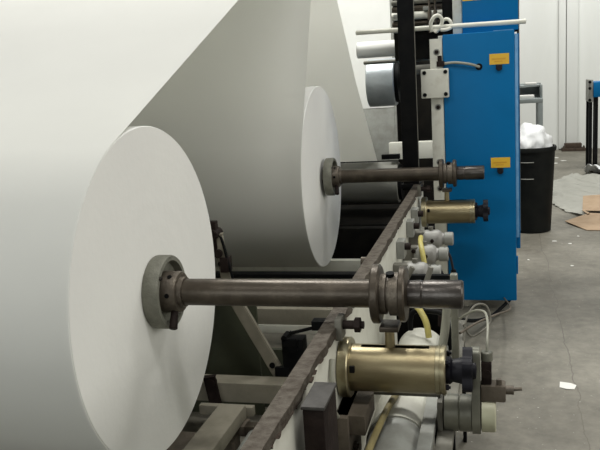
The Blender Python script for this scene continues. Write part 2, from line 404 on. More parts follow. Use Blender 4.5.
# rail: worn flat bar whose right edge is ragged
def rail(x0, x1):
    b = nb(); ny = 90; L_ = []
    for i in range(ny + 1):
        y = -1.6 + 4.56 * i / ny
        j = x1 + random.uniform(-.004, .004)
        L_.append([b.verts.new(p) for p in ((x0, y, -.118), (x0, y, -.092), (j, y, -.090), (j + random.uniform(-.003, .003), y, -.118 - random.uniform(0, .006)))])
    for A, B in zip(L_, L_[1:]):
        for k in range(4): b.faces.new((A[k], A[(k + 1) % 4], B[(k + 1) % 4], B[k]))
    b.faces.new(L_[0]); b.faces.new(L_[-1][::-1]); return b
obj('top_rail', rail(.574, .625), 'railtop', st)
b = nb()
y = -1.2
while y < 2.9:
    w = random.uniform(.006, .05); z0 = -.119 - random.uniform(0, .006)
    prism(b, [(.6205, y, -.1165), (.6205, y + w, -.1165), (.6205, y + w * random.uniform(.55, .9), z0), (.6205, y + w * random.uniform(.1, .4), z0 + random.uniform(-.003, .003))], (random.uniform(.003, .008), 0, 0))
    y += w + random.uniform(.0, .06)
o = obj('rust_flakes', b, 'railedge', st, split=False); o['kind'] = 'stuff'
obj('top_rail', rail(-2.93, -2.87), 'railtop', st)
# cross ties low between the side plates
b = nb(); box(b, -2.884, .5845, 1.86, 1.93, -.478, -.452, .003); obj('cross_tie', b, 'black', st)
b = nb(); box(b, -2.884, .5845, 1.45, 1.53, -.615, -.530, .003); obj('cross_tie', b, 'beam', st)
b = nb(); box(b, -2.884, .5845, 1.44, 1.54, -.660, -.617, .003); obj('cross_tie', b, 'cream', st)
b = nb(); box(b, -2.884, .5845, .86, .96, -.795, -.70, .006); obj('cross_tie', b, 'beam', st)
b = nb(); box(b, -2.884, .5845, 1.30, 1.33, FL, -.70, .003); obj('kick_panel', b, 'olive', st)
b = nb(); box(b, -2.884, -.03, 1.12, 1.14, -.98, -.36, .003); obj('guard_panel', b, 'olive', st)
# bearing block and bolts by each shaft, on the side plate
for y in (0, 2.635):
    b = nb(); box(b, .6205, .642, y - .07, y + .0, -.135, -.065, .004); obj('clamp_block', b, 'grey', st)
    b = nb(); cyl(b, (.642, y - .04, -.09), (.69, y - .04, -.09), .014, seg=14); hexbolt(b, (.68, y - .04, -.09), (1, 0, 0), .024, .018)
    obj('clamp_bolt', b, 'purplebrown', st)
b = nb(); tube(b, [(.628, -.16, -.16), (.632, -.20, -.22), (.632, -.2, -.30), (.632, -.14, -.36)], .008); obj('bent_pipe', b, 'hose_grey', st)
# bolts with nuts inside the rail
for y in (.95,):
    b = nb(); cyl(b, (.53, y, -.14), (.584, y, -.14), .02, seg=20, ch=.003); obj('rail_bolt', b, 'rust', st)

# brake lever arm in front of the far roll
lv = thing('tension_lever', (.10, 1.0, -.7), 'bent grey flat lever bar rising between the two paper rolls', 'lever')
b = nb(); bar(b, (-.115, 1.0, -.29), (.12, 1.0, -.74), .058, .03, .004); bar(b, (-.150, 1.0, -.02), (-.112, 1.0, -.33), .045, .03, .004)
obj('lever_bar', b, 'beam', lv)
b = nb(); cyl(b, (-.16, .96, -.02), (-.16, 1.04, -.02), .024, seg=16); cyl(b, (-.145, .965, -.11), (-.145, 1.035, -.11), .020, seg=16); box(b, -.182, -.15, .98, 1.02, -.11, .04, .004)
box(b, -.14, -.1, .97, 1.03, -.20, -.13, .003)
obj('joint', b, 'purplebrown', lv)
b = nb(); cyl(b, (-.14, .975, -.16), (-.14, .98, -.16), .012); cyl(b, (.075, .978, -.655), (.075, .984, -.655), .014); obj('pin', b, 'black', lv)
b = nb(); tube(b, [(-.2, 1.0, .10), (-.185, 1.0, .04), (-.13, .99, -.04), (-.10, .98, -.16), (-.085, .99, -.25)], .007); obj('cable', b, 'black', lv)
ps = thing('lever_pivot', (.2, 1.0, -.7), 'dark greasy pivot bracket where the grey lever meets the rail', 'bracket')
b = nb(); box(b, .13, .235, .97, 1.05, -.70, -.52, .008); box(b, .09, .16, .965, 1.0, -.76, -.66, .005); obj('bracket', b, 'black', ps)
b = nb(); cyl(b, (.19, .955, -.56), (.19, 1.04, -.56), .022, seg=20); cyl(b, (.15, .95, -.51), (.15, 1.02, -.51), .014, seg=16); box(b, .14, .21, .95, .97, -.55, -.51, .003); obj('pivot', b, 'black', ps)
b = nb(); bar(b, (.17, 1.0, -.50), (.34, 1.0, -.455), .014, .016); box(b, .28, .37, .97, 1.03, -.475, -.43, .004); obj('catch', b, 'black', ps)
b = nb(); cyl(b, (.20, 1.0, -.699), (.17, 1.0, -.80), .014); cyl(b, (.2, 1.01, -1.019), (.2, 1.01, -.70), .02); obj('support_rod', b, 'steel_end', ps)

# things on the bottom between the plates: a channel and a pneumatic cylinder
cn = thing('steel_channel', (.05, .2, FL), 'warm grey box channel lying low under the near shaft, left of the rail', 'channel')
b = nb(); box(b, -.02, .095, -.45, .52, -.70, -.64, .006); obj('channel_bar', b, 'beam', cn)
b = nb(); box(b, -.05, .11, .44, .52, -.745, -.702, .004); box(b, .0, .08, .36, .46, FL, -.70, .004); box(b, .0, .08, -.42, -.34, FL, -.70, .004); obj('foot_bracket', b, 'brownmetal', cn)
b = nb(); box(b, -.12, .12, .53, .56, -.70, -.66, .003); obj('cross_strip', b, 'beam', cn)
pc = thing('air_cylinder', (.17, .1, -.72), 'slim dull grey air cylinder lying beside the box channel', 'cylinder')
b = nb(); cyl(b, (.165, -.5, -.74), (.165, .42, -.74), .042, ch=.004); obj('tube', b, 'lgrey', pc)
b = nb(); box(b, .115, .215, .42, .47, -.79, -.69, .004); box(b, .13, .20, .10, .16, FL, -.775, .004); box(b, .13, .20, -.4, -.34, FL, -.775, .004); obj('end_block', b, 'rust', pc)
gp = thing('floor_plate', (-.3, .3, FL), 'brown dusty sloping plate in the shadow under the near paper roll', 'plate')
b = nb(); prism(b, [(-.9, -.4, -.86), (-.06, -.4, -.86), (-.06, .56, -.80), (-.9, .56, -.80)], (0, 0, -.02)); obj('plate', b, 'brownmetal', gp)
b = nb(); box(b, -.85, -.8, -.3, .5, FL, -.86); box(b, -.12, -.07, -.3, .5, FL, -.86); obj('foot', b, 'rust', gp)
hb = thing('hanging_bracket', (-.12, .75, -.7), 'small dark brown bracket hanging beside the near roll above the grey beam', 'bracket')
b = nb(); bar(b, (-.19, .84, -.66), (-.16, .84, -.86), .055, .025, .004); cyl(b, (-.18, .82, -.69), (-.18, .859, -.69), .02); obj('bracket_plate', b, 'purplebrown', hb)

# dark brown box post at the foot of the frame, beside the side plate
bp_ = thing('box_post', (.69, -.6, FL), 'dark brown square steel post with a scuffed grey top beside the white side frame', 'post')
b = nb(); box(b, .645, .700, -.60, -.45, FL, -.118, .006); obj('post_body', b, 'purplebrown', bp_)
b = nb(); box(b, .642, .703, -.603, -.447, -.1175, -.108, .003); obj('top_plate', b, 'boxtop', bp_)
b = nb(); tube(b, [(.735, -.52, -.30), (.742, -.50, -.36), (.742, -.52, -.45), (.74, -.55, -.6), (.74, -.55, FL + .012)], .012); obj('side_pipe', b, 'cream', bp_)

# bracket under the near brass barrel
ub = thing('angle_bracket', (.68, -.05, -.38), 'grey angle bracket bolted to the white frame under the near brass barrel', 'bracket')
b = nb(); box(b, .6205, .715, -.14, .05, -.415, -.35, .004); box(b, .6205, .665, -.16, .05, -.56, -.35, .004); obj('bracket_body', b, 'brownmetal', ub)
b = nb(); hexbolt(b, (.665, -.08, -.48), (1, 0, 0), .014, .01); obj('bolt', b, 'rust', ub)

# long white tube with grey sleeve running back beside the frame
lt = thing('long_duct', (.775, .2, FL), 'long pale grey duct tube with a white far end running beside the side frame', 'duct')
b = nb(); lathe(b, (.79, -.43, -.52), (0, 1, 0), [(0, .098), (.42, .098), (.425, .101), (.44, .101), (.445, .098)], 48); obj('grey_sleeve', b, 'lgrey', lt)
b = nb(); lathe(b, (.79, .016, -.52), (0, 1, 0), [(0, .104), (.86, .104), (.90, .085), (.93, .05), (.935, .01)], 48); obj('white_tube', b, 'white', lt)
b = nb()
for y in (-.35, .75): box(b, .75, .83, y - .02, y + .02, FL, -.6, .004)
obj('stand', b, 'grey', lt)
b = nb(); box(b, .82, .86, -.08, .10, -.49, -.485); obj('printed_patch', b, 'ring', lt)
tag(obj('yellow_hose', tube(nb(), [(.785, .80, -.30), (.80, .78, -.31), (.825, .75, -.35), (.835, .74, -.41)], .013), 'tubeyellow'),
    'short yellow hose end curving down behind the near brass barrel by the white duct end', 'hose')
yh = tag(obj('yellow_hose', tube(nb(), [(.735, -.42, -.415), (.738, -.35, -.41), (.745, -.2, -.402), (.76, .0, -.395), (.775, .20, -.410), (.78, .30, -.42)], .011), 'oldhose'),
         'thin yellow hose lying along the long pale duct under the near brass barrel', 'hose')
# flat rails to the right of the duct
for x, w, zt, m, lab in ((.892, .022, -.44, 'lgrey', 'pale grey flat rail running beside the long duct, nearer the duct'),
                         (.945, .026, -.47, 'grey', 'dark grey flat rail running beside the long duct, farther from the duct')):
    t = thing('guide_rail', (x, 0, FL), lab, 'rail', None)
    b = nb(); box(b, x - w, x + w, -.9, 1.15, zt - .03, zt, .003); obj('rail_bar', b, m, t)
    b = nb()
    for y in (-.8, .2, 1.05): box(b, x + .004, x + .020, y - .02, y + .02, FL, zt - .03, .002)
    obj('foot', b, 'black', t)
# uprights behind the barrel
up = thing('pipe_rack', (.86, .75, FL), 'grey green upright posts with dark round hoops behind the near brass barrel', 'rack')
b = nb(); tube(b, [(.755, .80, -.40), (.755, .80, -.36), (.765, .80, -.325), (.79, .80, -.315), (.865, .78, -.313), (.905, .76, -.325), (.915, .74, -.36), (.92, .74, -.458)], .011); obj('hoop', b, 'black', up)
b = nb(); tube(b, [(.67, .95, -.33), (.75, .95, -.315), (.84, .95, -.315), (.868, .94, -.35), (.87, .93, -.425)], .013); obj('hoop', b, 'purplebrown', up)
b = nb(); box(b, .934, .962, .62, .66, -.4695, -.11, .006); obj('post', b, 'motor', up)
b = nb(); tube(b, [(.905, .70, -.16), (.915, .70, -.24), (.905, .68, -.36), (.89, .66, -.438)], .017); obj('post', b, 'hose_grey', up)
b = nb(); box(b, .655, .925, 1.10, 1.13, -.60, -.245, .004); obj('dark_backdrop', b, 'black', up)  # black plate added as the dark background around the hoops
b = nb(); box(b, .66, .955, .98, 1.02, -.30, -.27, .004); cyl(b, (.70, 1.0, -.27), (.75, 1.0, -.18), .012); cyl(b, (.80, 1.0, -.27), (.83, 1.0, -.18), .012); obj('cross_bar', b, 'grey', up)

# motor, link plate and fittings beyond the star knob
mo = thing('drive_motor', (.98, .12, -.39), 'grey green motor drum with a cream end disc at the lower right of the frame', 'motor')
zc, yc = -.425, .08
b = nb(); lathe(b, (0, yc, zc), (1, 0, 0), [(.940, .05), (.942, .060), (.985, .060), (.988, .057), (.992, .060), (1.028, .060), (1.03, .05)], 48); obj('drum', b, 'motor', mo)
b = nb(); lathe(b, (0, yc, zc), (1, 0, 0), [(1.058, .050), (1.060, .058), (1.100, .058), (1.104, .053)], 48); obj('end_disc', b, 'green_cream', mo)
b = nb(); pts = []
for k in range(25):
    a = PI + PI * k / 24; pts.append((1.030, yc + .066 * math.cos(a), zc + .066 * math.sin(a)))
for k in range(13):
    a = PI * k / 12; pts.append((1.030, yc - .008 + .03 * math.cos(a), -.225 + .03 * math.sin(a)))
prism(b, pts, (.026, 0, 0)); obj('link_plate', b, 'motor', mo)
b = nb(); box(b, .6205, .93, yc - .01, yc + .03, -.372, -.350, .004); box(b, .920, .938, yc - .05, yc + .07, -.60, -.37, .005); obj('mounting_arm', b, 'grey', mo)
vb = thing('air_fitting', (1.12, .1, -.27), 'small brown valve body with a side nozzle, right of the motor link plate', 'fitting')
b = nb(); box(b, 1.057, 1.135, .05, .11, -.372, -.318, .006); obj('valve_body', b, 'brownmetal', vb)
b = nb(); cyl(b, (1.134, .07, -.335), (1.16, .07, -.335), .015, seg=16); cyl(b, (1.158, .07, -.333), (1.185, .07, -.330), .006, seg=10); obj('nozzle', b, 'collar', vb)
b = nb(); cyl(b, (1.115, .07, -.320), (1.115, .07, -.300), .009, seg=10); obj('grease_cap', b, 'collar', vb)
vc = thing('solenoid_valve', (1.1, .1, -.2), 'small dark valve with a grey cap standing above the brown fitting', 'valve')
b = nb(); box(b, 1.060, 1.092, .06, .12, -.317, -.245, .005); cyl(b, (1.076, .055, -.28), (1.076, .062, -.28), .014); obj('valve_body', b, 'purplebrown', vc)
b = nb(); cyl(b, (1.078, .09, -.247), (1.078, .09, -.215), .019, seg=18, ch=.003); obj('cap', b, 'motor', vc)
tag(obj('air_line', tube(nb(), [(1.078, .09, -.215), (1.080, .11, -.18), (1.080, .22, -.165), (1.066, .40, -.185), (1.02, .56, -.235), (.965, .63, -.29)], .0042), 'hose_grey'),
    'thin pale air line curving up from the small capped valve', 'hose')
tag(obj('coiled_cable', tube(nb(), [(.97, .8, -.44), (.985, .85, -.36), (1.02, .9, -.32), (1.065, .92, -.33), (1.08, .9, -.39), (1.05, .87, -.42), (1.0, .85, -.44), (.97, .83, -.38)], .0045), 'grey'),
    'loop of thin grey green cable hanging below the near shaft end', 'cable')
tag(obj('slack_cable', tube(nb(), [(.965, .66, -.36), (1.02, .9, -.40), (1.10, 1.2, -.46), (1.16, 1.7, -.60), (1.18, 2.4, -.80), (1.14, 3.1, -.95)], .005), 'brownmetal'),
    'thin tan cable slanting from the grey post up towards the blue cabinet', 'cable')
tag(obj('black_cable', tube(nb(), [(.90, 2.3, -.86), (.97, 2.5, -.93), (1.06, 2.75, -.985), (1.14, 2.95, -.975), (1.19, 3.05, -.955)], .012), 'black'),
    'black cable sagging under the blue cabinet', 'cable')

# ------------------------------------------------------------------ valve actuators between the barrels
def make_valve(x, y, z, label, hose):
    t = thing('valve_actuator', (x, y, z), label, 'valve', 'white valve actuators on the side frame')
    b = nb(); lathe(b, (x - .085, y, z), (1, 0, 0), [(0, .03), (.02, .05), (.03, .052), (.095, .052), (.11, .045), (.118, .034), (.13, .032)], 32); obj('body', b, 'valve', t)
    b = nb(); lathe(b, (x + .045, y, z), (1, 0, 0), [(0, .030), (.002, .038), (.045, .038), (.05, .033)], 28); obj('cap', b, 'lgrey', t)
    b = nb(); box(b, .6205, x - .06, y - .03, y + .03, z - .03, z + .045, .006); cyl(b, (x - .03, y, z + .045), (x - .03, y, z + .070), .014, seg=14); obj('mount', b, 'grey', t)
    b = nb(); hexbolt(b, (x - .085, y - .033, z + .025), (0, -1, 0), .012, .01); hexbolt(b, (x - .02, y - .052, z), (0, -1, 0), .011, .01); obj('bolt', b, 'purplebrown', t)
    if hose:
        b = nb(); tube(b, [(x + .075, y, z + .036), (x + .105, y - .02, z - .01), (x + .12, y - .04, z - .08)], .0065)
        obj('hose', b, 'blackp', t)
        b = nb(); cyl(b, (x + .118, y - .037, z - .075), (x + .135, y - .05, z - .13), .014, .012, 14, .002); obj('plug', b, 'black', t)
    return t
make_valve(.775, 2.02, -.285, 'topmost white valve actuator, just under the far brass barrel', False)
make_valve(.765, 1.72, -.30, 'middle valve actuator with the black plug and yellow hose', True)
make_valve(.755, 1.33, -.295, 'lowest white valve actuator, just above the near shaft end', True)
tag(obj('valve_hose', tube(nb(), [(.71, 1.80, -.225), (.715, 1.72, -.235), (.730, 1.65, -.27), (.742, 1.62, -.325)], .0135), 'tubeyellow'),
    'short thick yellow hose draped over the middle valve actuator', 'hose')
for y, z in ((2.2, -.17), (1.95, -.19), (1.5, -.2)):
    t = thing('pipe_clip', (.64, y, z), {2.2: 'small grey bracket on the side frame just below the far barrel flange', 1.95: 'small grey bracket beside the topmost valve actuator', 1.5: 'small grey bracket between the middle and lowest valve actuators'}[y], 'bracket', 'small brackets by the valves')
    b = nb(); box(b, .6205, .66, y - .05, y + .05, z - .06, z + .03, .006); obj('clip_body', b, 'lgrey', t)
    b = nb(); cyl(b, (.66, y - .02, z), (.69, y - .02, z), .018, seg=14, ch=.002); obj('knob', b, 'purplebrown', t)

# ------------------------------------------------------------------ machine behind: post, upright, panels, rolls
fp = thing('black_post', (.55, 2.86, -.09), 'tall black steel post standing behind the far shaft', 'post')
b = nb(); box(b, .503, .607, 2.83, 2.89, -.09, 1.9, .003); obj('post_body', b, 'black', fp)
b = nb(); box(b, .6075, .6105, 2.830, 2.845, -.09, 1.9); obj('edge_strip', b, 'grey', fp)
b = nb(); box(b, .49, .625, 2.80, 2.93, -.118, -.09, .003); obj('foot_plate', b, 'black', fp)

uf = thing('machine_upright', (.75, 3.05, FL), 'narrow white machine upright with hex bolts along the blue cabinet edge', 'upright')
b = nb(); box(b, .690, .772, 2.985, 3.08, FL, .845, .003); obj('upright_bar', b, 'cream', uf)
for z in (.03, -.15, .40, .76):
    b = nb(); cyl(b, (.735, 2.985, z), (.735, 2.982, z), .021, seg=24); obj('washer', b, 'lgrey', uf)
    b = nb(); hexbolt(b, (.735, 2.982, z), (0, -1, 0), .014, .012); obj('bolt', b, 'purplebrown', uf)
hp = thing('bearing_plate', (.725, 2.97, .56), 'square light grey bearing plate with four dark corner bolts', 'plate')
b = nb(); box(b, .632, .812, 2.925, 2.978, .463, .652, .008); obj('plate', b, 'cream', hp)
for x in (.655, .792):
    for z in (.486, .630):
        b = nb(); cyl(b, (x, 2.925, z), (x, 2.918, z), .013, seg=18); obj('bolt', b, 'black', hp)
cp = thing('grease_nipple', (.77, 2.97, .69), 'small dark pipe fitting above the square bearing plate, with a pale hose', 'fitting')
b = nb(); box(b, .735, .785, 2.945, 2.978, .664, .70, .004); cyl(b, (.755, 2.963, .70), (.755, 2.963, .735), .014, seg=12); obj('fitting_body', b, 'purplebrown', cp)
b = nb(); tube(b, [(.78, 2.960, .683), (.86, 2.95, .684), (.95, 2.945, .668), (1.0, 2.962, .650), (1.006, 2.985, .648)], .0085); obj('hose', b, 'hose_grey', cp)

# lower blue cabinet
cb = thing('blue_cabinet', (1.0, 3.3, FL), 'large blue enamel machine cabinet with two yellow labels', 'cabinet')
b = nb(); box(b, .80, 1.262, 3.085, 3.75, -.60, .845, .004); obj('body', b, 'blue', cb)
dr = nb(); box(dr, .7745, 1.232, 2.98, 3.084, -.945, .868, .008); dr = obj('door', dr, 'blue', cb)
for z, h in ((.56, .05), (-.70, .06)):
    b = nb(); box(b, 1.233, 1.243, 3.0, 3.04, z - h, z + h, .002); obj('latch', b, 'blackp' if z > 0 else 'blue', dr)
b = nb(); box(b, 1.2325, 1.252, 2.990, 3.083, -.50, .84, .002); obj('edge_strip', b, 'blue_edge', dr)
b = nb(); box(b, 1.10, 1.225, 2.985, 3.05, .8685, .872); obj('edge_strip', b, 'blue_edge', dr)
for z, x in ((.69, 1.135), (.014, 1.135)):
    b = nb(); box(b, x - .062, x + .062, 2.977, 2.9795, z - .034, z + .034); lb = obj('yellow_label', b, 'yellow', dr)
    b = nb(); box(b, x - .045, x + .04, 2.9755, 2.9765, z - .004, z + .006); box(b, x - .03, x + .02, 2.9755, 2.9765, z - .018, z - .011); obj('printed_line', b, 'orange', lb)
    b = nb(); cyl(b, (x - .002, 2.979, z - .056), (x - .002, 2.955, z - .056), .020, seg=20, ch=.003); box(b, x - .022, x + .018, 2.965, 2.979, z - .05, z - .036, .002); obj('lock_knob', b, 'blackp', dr)
b = nb(); lathe(b, (1.006, 2.979, .648), (0, -1, 0), [(-.001, .008), (-.001, .022), (.004, .022), (.004, .008)], 24, caps=False); cyl(b, (1.006, 2.9795, .648), (1.006, 2.977, .648), .019); obj('cable_hole', b, 'black', dr)
b = nb(); box(b, .86, 1.20, 3.32, 3.70, FL, -.602, .004); obj('plinth', b, 'black', cb)

# upper blue cabinet
ucb = thing('blue_cabinet', (1.05, 3.4, .87), 'upper blue cabinet set back behind the white rod, yellow strip at its top', 'cabinet')
b = nb(); box(b, .897, 1.262, 3.20, 3.75, .874, 1.75, .005); obj('body', b, 'blue', ucb)
b = nb(); box(b, .90, 1.03, 3.1965, 3.1995, 1.085, 1.17); obj('yellow_strip', b, 'yellow', ucb)
b = nb(); box(b, 1.2625, 1.268, 3.205, 3.7, -.5, 1.74); obj('side_trim', b, 'grey', cb)
b = nb(); box(b, .832, .894, 3.22, 3.28, .846, 1.9, .004); box(b, .73, .83, 3.22, 3.28, .846, .87, .003)
tag(obj('cream_column', b, 'cream'), 'cream painted column left of the upper blue cabinet', 'column')
b = nb(); box(b, .762, .828, 3.235, 3.275, .88, 1.9, .004)
tag(obj('dark_column', b, 'black'), 'short dark column between the pipes and the cream column', 'column')

# white rod with a knotted cord
rd = tag(obj('white_rod', cyl(nb(), (.190, 3.06, .925), (1.305, 3.02, .916), .0155, seg=20, ch=.003), 'white'),
         'long thin white rod lying level across the top of the blue cabinet', 'rod')
kn = thing('cord_knot', (.75, 3.04, .92), 'white cord looped and knotted around the white rod', 'cord')
b = nb(); tube(b, [(.705, 3.03, .895), (.70, 3.02, .945), (.720, 3.015, .985), (.75, 3.02, .995), (.772, 3.03, .97), (.765, 3.04, .93), (.735, 3.03, .895), (.73, 2.995, .90)], .0125); obj('loop', b, 'white', kn)
b = nb(); tube(b, [(.765, 3.06, .955), (.80, 3.05, .970), (.828, 3.04, .95), (.83, 3.035, .915), (.80, 3.0, .90), (.765, 3.0, .90)], .011); obj('loop', b, 'white', kn)

# rollers of the machine seen past the black post (named by kind)
def roller(name, x0, x1, y, z, r, m, label, cap=True, cat='roller', cm='black'):
    t = thing(name, ((x0 + x1) / 2, y, z), label, cat)
    obj('roller_body', cyl(nb(), (x0, y, z), (x1, y, z), r, ch=min(.006, r * .2), seg=40), m, t)
    if cap:
        b = nb(); lathe(b, (x1, y, z), (1, 0, 0), [(0, r * .86), (.03, r * .86), (.035, r * .4), (.12, r * .4)], 32); obj('end_bearing', b, cm, t)
    return t
roller('white_roller', .10, .70, 3.6, .817, .060, 'hood', 'thick white roller crossing behind the black post under the white rod', False)
roller('chrome_roller', .115, .335, 4.0, .560, .19, 'chrome', 'shiny grey steel roll end left of the black post')
roller('guide_bar',   .12, .70, 3.75, .722, .014, 'grey', 'thin grey bar just below the thick white roller', False, 'bar')
roller('dark_roller', -2.3, .205, RY - .02, -.405, .197, 'rubber', 'wide dark grey roller behind the far shaft where the sheet enters')
roller('guide_roller', .45, .72, 3.55, .648, .035, 'grey', 'small grey roller right of the black post below the white roller', False, 'roller')
# white hood panel and machine body behind it
hpn = thing('hood_panel', (-1.1, 5.62, FL), 'tall white flat machine panel behind the slanting sheet', 'panel')
b = nb(); box(b, -2.6, .100, 5.60, 5.64, .27, 2.2, .004); obj('panel_sheet', b, 'hood', hpn)
b = nb(); box(b, -2.6, .100, 5.605, 5.64, -.27, .268, .004); obj('panel_lower_part', b, 'lgrey', hpn)  # lower part of the panel, in a darker grey
b = nb(); box(b, .101, .125, 5.61, 5.64, -.27, 2.2); obj('edge_strip', b, 'lgrey', hpn)
b = nb()
for x in (-2.5, -.5): box(b, x, x + .06, 5.645, 5.70, FL, 2.1)
obj('leg', b, 'black', hpn)
bd = thing('dark_machine', (0, 6.3, FL), 'inner machine housing behind the rollers, the shade of its gaps put into a near-black colour', 'machine')
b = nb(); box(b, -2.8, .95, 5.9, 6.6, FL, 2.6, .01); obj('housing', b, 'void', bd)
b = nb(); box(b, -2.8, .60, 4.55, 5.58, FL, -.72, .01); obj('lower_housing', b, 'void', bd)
b = nb(); box(b, -2.8, .66, 3.45, 3.52, FL, -.78, .005); obj('lower_tie', b, 'cream', bd)
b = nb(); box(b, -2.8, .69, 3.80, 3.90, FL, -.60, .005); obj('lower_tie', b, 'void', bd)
bm_ = tag(obj('cross_beam', box(nb(), .13, .69, 4.9, 5.0, -.175, -.02, .004), 'cream'), 'cream cross beam behind the foot of the black post', 'beam')
b = nb(); box(b, .145, .30, 4.30, 4.36, -.10, -.06, .002); tag(obj('black_bar', b, 'black'), 'short black bar above the dark roller, left of the black post', 'bar')
# pipes at the top, beside the black post
rl = thing('pipe_manifold', (.58, 3.4, .87), 'level cream and brown pipes on an added dark backing, right beside the black post', 'pipework')
b = nb(); box(b, .40, .757, 3.46, 3.50, .72, 1.6, .004); obj('dark_backing', b, 'void', rl)  # backing added to darken the gaps between the pipes
for z, r, m in ((1.03, .028, 'cream'), (1.085, .012, 'brownmetal'), (.975, .018, 'rust'), (1.125, .018, 'grey'), (.935, .010, 'lgrey'), (1.065, .008, 'rust')):
    obj('level_pipe', cyl(nb(), (.395, 3.42, z), (.757, 3.42, z), r, seg=20), m, rl)
for x in (.665, .705):
    b = nb(); cyl(b, (x, 3.375, .90), (x, 3.375, 1.5), .008, seg=10); cyl(b, (x, 3.375, .99), (x, 3.375, 1.05), .014, seg=10); obj('upright_pipe', b, 'brownmetal', rl)
for x, z in ((.43, 1.03), (.43, .93), (.64, 1.07), (.69, .985)):
    b = nb(); box(b, x - .02, x + .02, 3.37, 3.455, z - .014, z + .014, .004); obj('fitting', b, 'lgrey', rl)

# ------------------------------------------------------------------ around the floor, right
# waste bin
BX, BY, BR = 1.43, 5.62, .235
bn = thing('waste_bin', (BX, BY, FL), 'big round black plastic waste bin behind the blue cabinet', 'bin')
b = nb(); lathe(b, (BX, BY, FL), (0, 0, 1), [(0, BR - .055), (.01, BR - .045), (.80, BR - .005), (.80, BR - .012), (.02, BR - .06)], 56, caps=False); lathe(b, (BX, BY, FL), (0, 0, 1), [(.0, BR - .055), (.02, BR - .055)], 56)
obj('body', b, 'bin', bn)
b = nb(); lathe(b, (BX, BY, FL + .80), (0, 0, 1), [(0, BR - .012), (0, BR + .006), (.03, BR + .010), (.045, BR + .004), (.045, BR - .012)], 56, caps=False); obj('rim', b, 'bin', bn)
for zz in (.52, .36):
    b = nb(); tube(b, [(BX + .02, BY - BR - .003, FL + zz + .19), (BX - .05, BY - BR - .006, FL + zz + .19), (BX - .10, BY - BR + .02, FL + zz + .19)], .004); obj('moulded_mark', b, 'lgrey', bn)
b = nb(); bmesh.ops.create_icosphere(b, subdivisions=4, radius=1)
import mathutils
for v in b.verts:
    n = v.co.normalized()
    k = 1 + .22 * mathutils.noise.noise(n * 2.3) + .22 * abs(mathutils.noise.noise(n * 4.5)) + .03 * abs(mathutils.noise.noise(n * 9))
    v.co = Vector((n.x * .195 * k, n.y * .195 * k, max(n.z, -.3) * .19 * k))
    v.co += Vector((BX - .01, BY, FL + .855))
tag(obj('plastic_bag', b, 'bag', ang=60), 'crumpled white plastic bag bulging out of the black waste bin', 'bag')

# grey desk / shelf by the wall
dk = thing('metal_desk', (1.4, 9.3, FL), 'grey metal workbench with a raised shelf behind the waste bin', 'desk')
b = nb(); box(b, 1.0, 1.728, 9.0, 9.6, .045, .105, .006); obj('desk_top', b, 'desk', dk)
b = nb(); box(b, 1.66, 1.728, 9.0, 9.08, FL, .045, .004); obj('leg', b, 'desk', dk)
b = nb(); box(b, 1.66, 1.728, 9.52, 9.6, FL, .045, .004); obj('leg', b, 'desk', dk)
b = nb(); box(b, 1.0, 1.07, 9.0, 9.08, FL, .045, .004); obj('leg', b, 'desk', dk)
b = nb(); box(b, 1.0, 1.728, 9.56, 9.6, .105, .30, .004); box(b, 1.0, 1.728, 9.3, 9.6, .255, .285, .004); box(b, 1.70, 1.728, 9.1, 9.6, .105, .285, .003); obj('raised_shelf', b, 'desk', dk)
b = nb(); box(b, 1.50, 1.66, 9.32, 9.5, .2855, .315, .01); tag(obj('folded_cloth', b, 'scrap'), 'white folded cloth lying on the raised shelf of the grey workbench', 'cloth')
b = nb(); box(b, 1.35, 1.62, 9.12, 9.3, .1055, .15, .012); tag(obj('paper_stack', b, 'scrap'), 'white stack of paper on the grey workbench top', 'papers')

# blue machine with black legs at the right edge
bl = thing('blue_stand', (2.7, 9.9, FL), 'blue topped stand with slim black legs at the right edge', 'stand')
b = nb(); box(b, 2.475, 3.3, 9.8, 10.3, .04, .255, .008); obj('blue_box', b, 'blue', bl)
b = nb(); box(b, 2.415, 2.473, 9.83, 10.28, -.03, .29, .006); obj('end_plate', b, 'lgrey', bl)
b = nb()
for z in (.26, .17, .0): cyl(b, (2.425, 9.82, z), (2.425, 9.80, z), .022, seg=12)
obj('bolts', b, 'black', bl)
for x in (2.42, 2.50, 3.2):
    for y in ((9.84,) if x < 3 else (9.84, 10.2)):
        b = nb(); box(b, x, x + .045, y, y + .05, FL, -.03 if x < 2.45 else .04, .003); obj('leg', b, 'black', bl)
for x in (2.42, 2.52):
    b = nb(); box(b, x, x + .045, 10.2, 10.25, FL, -.03 if x < 2.45 else .04, .003); obj('leg', b, 'black', bl)

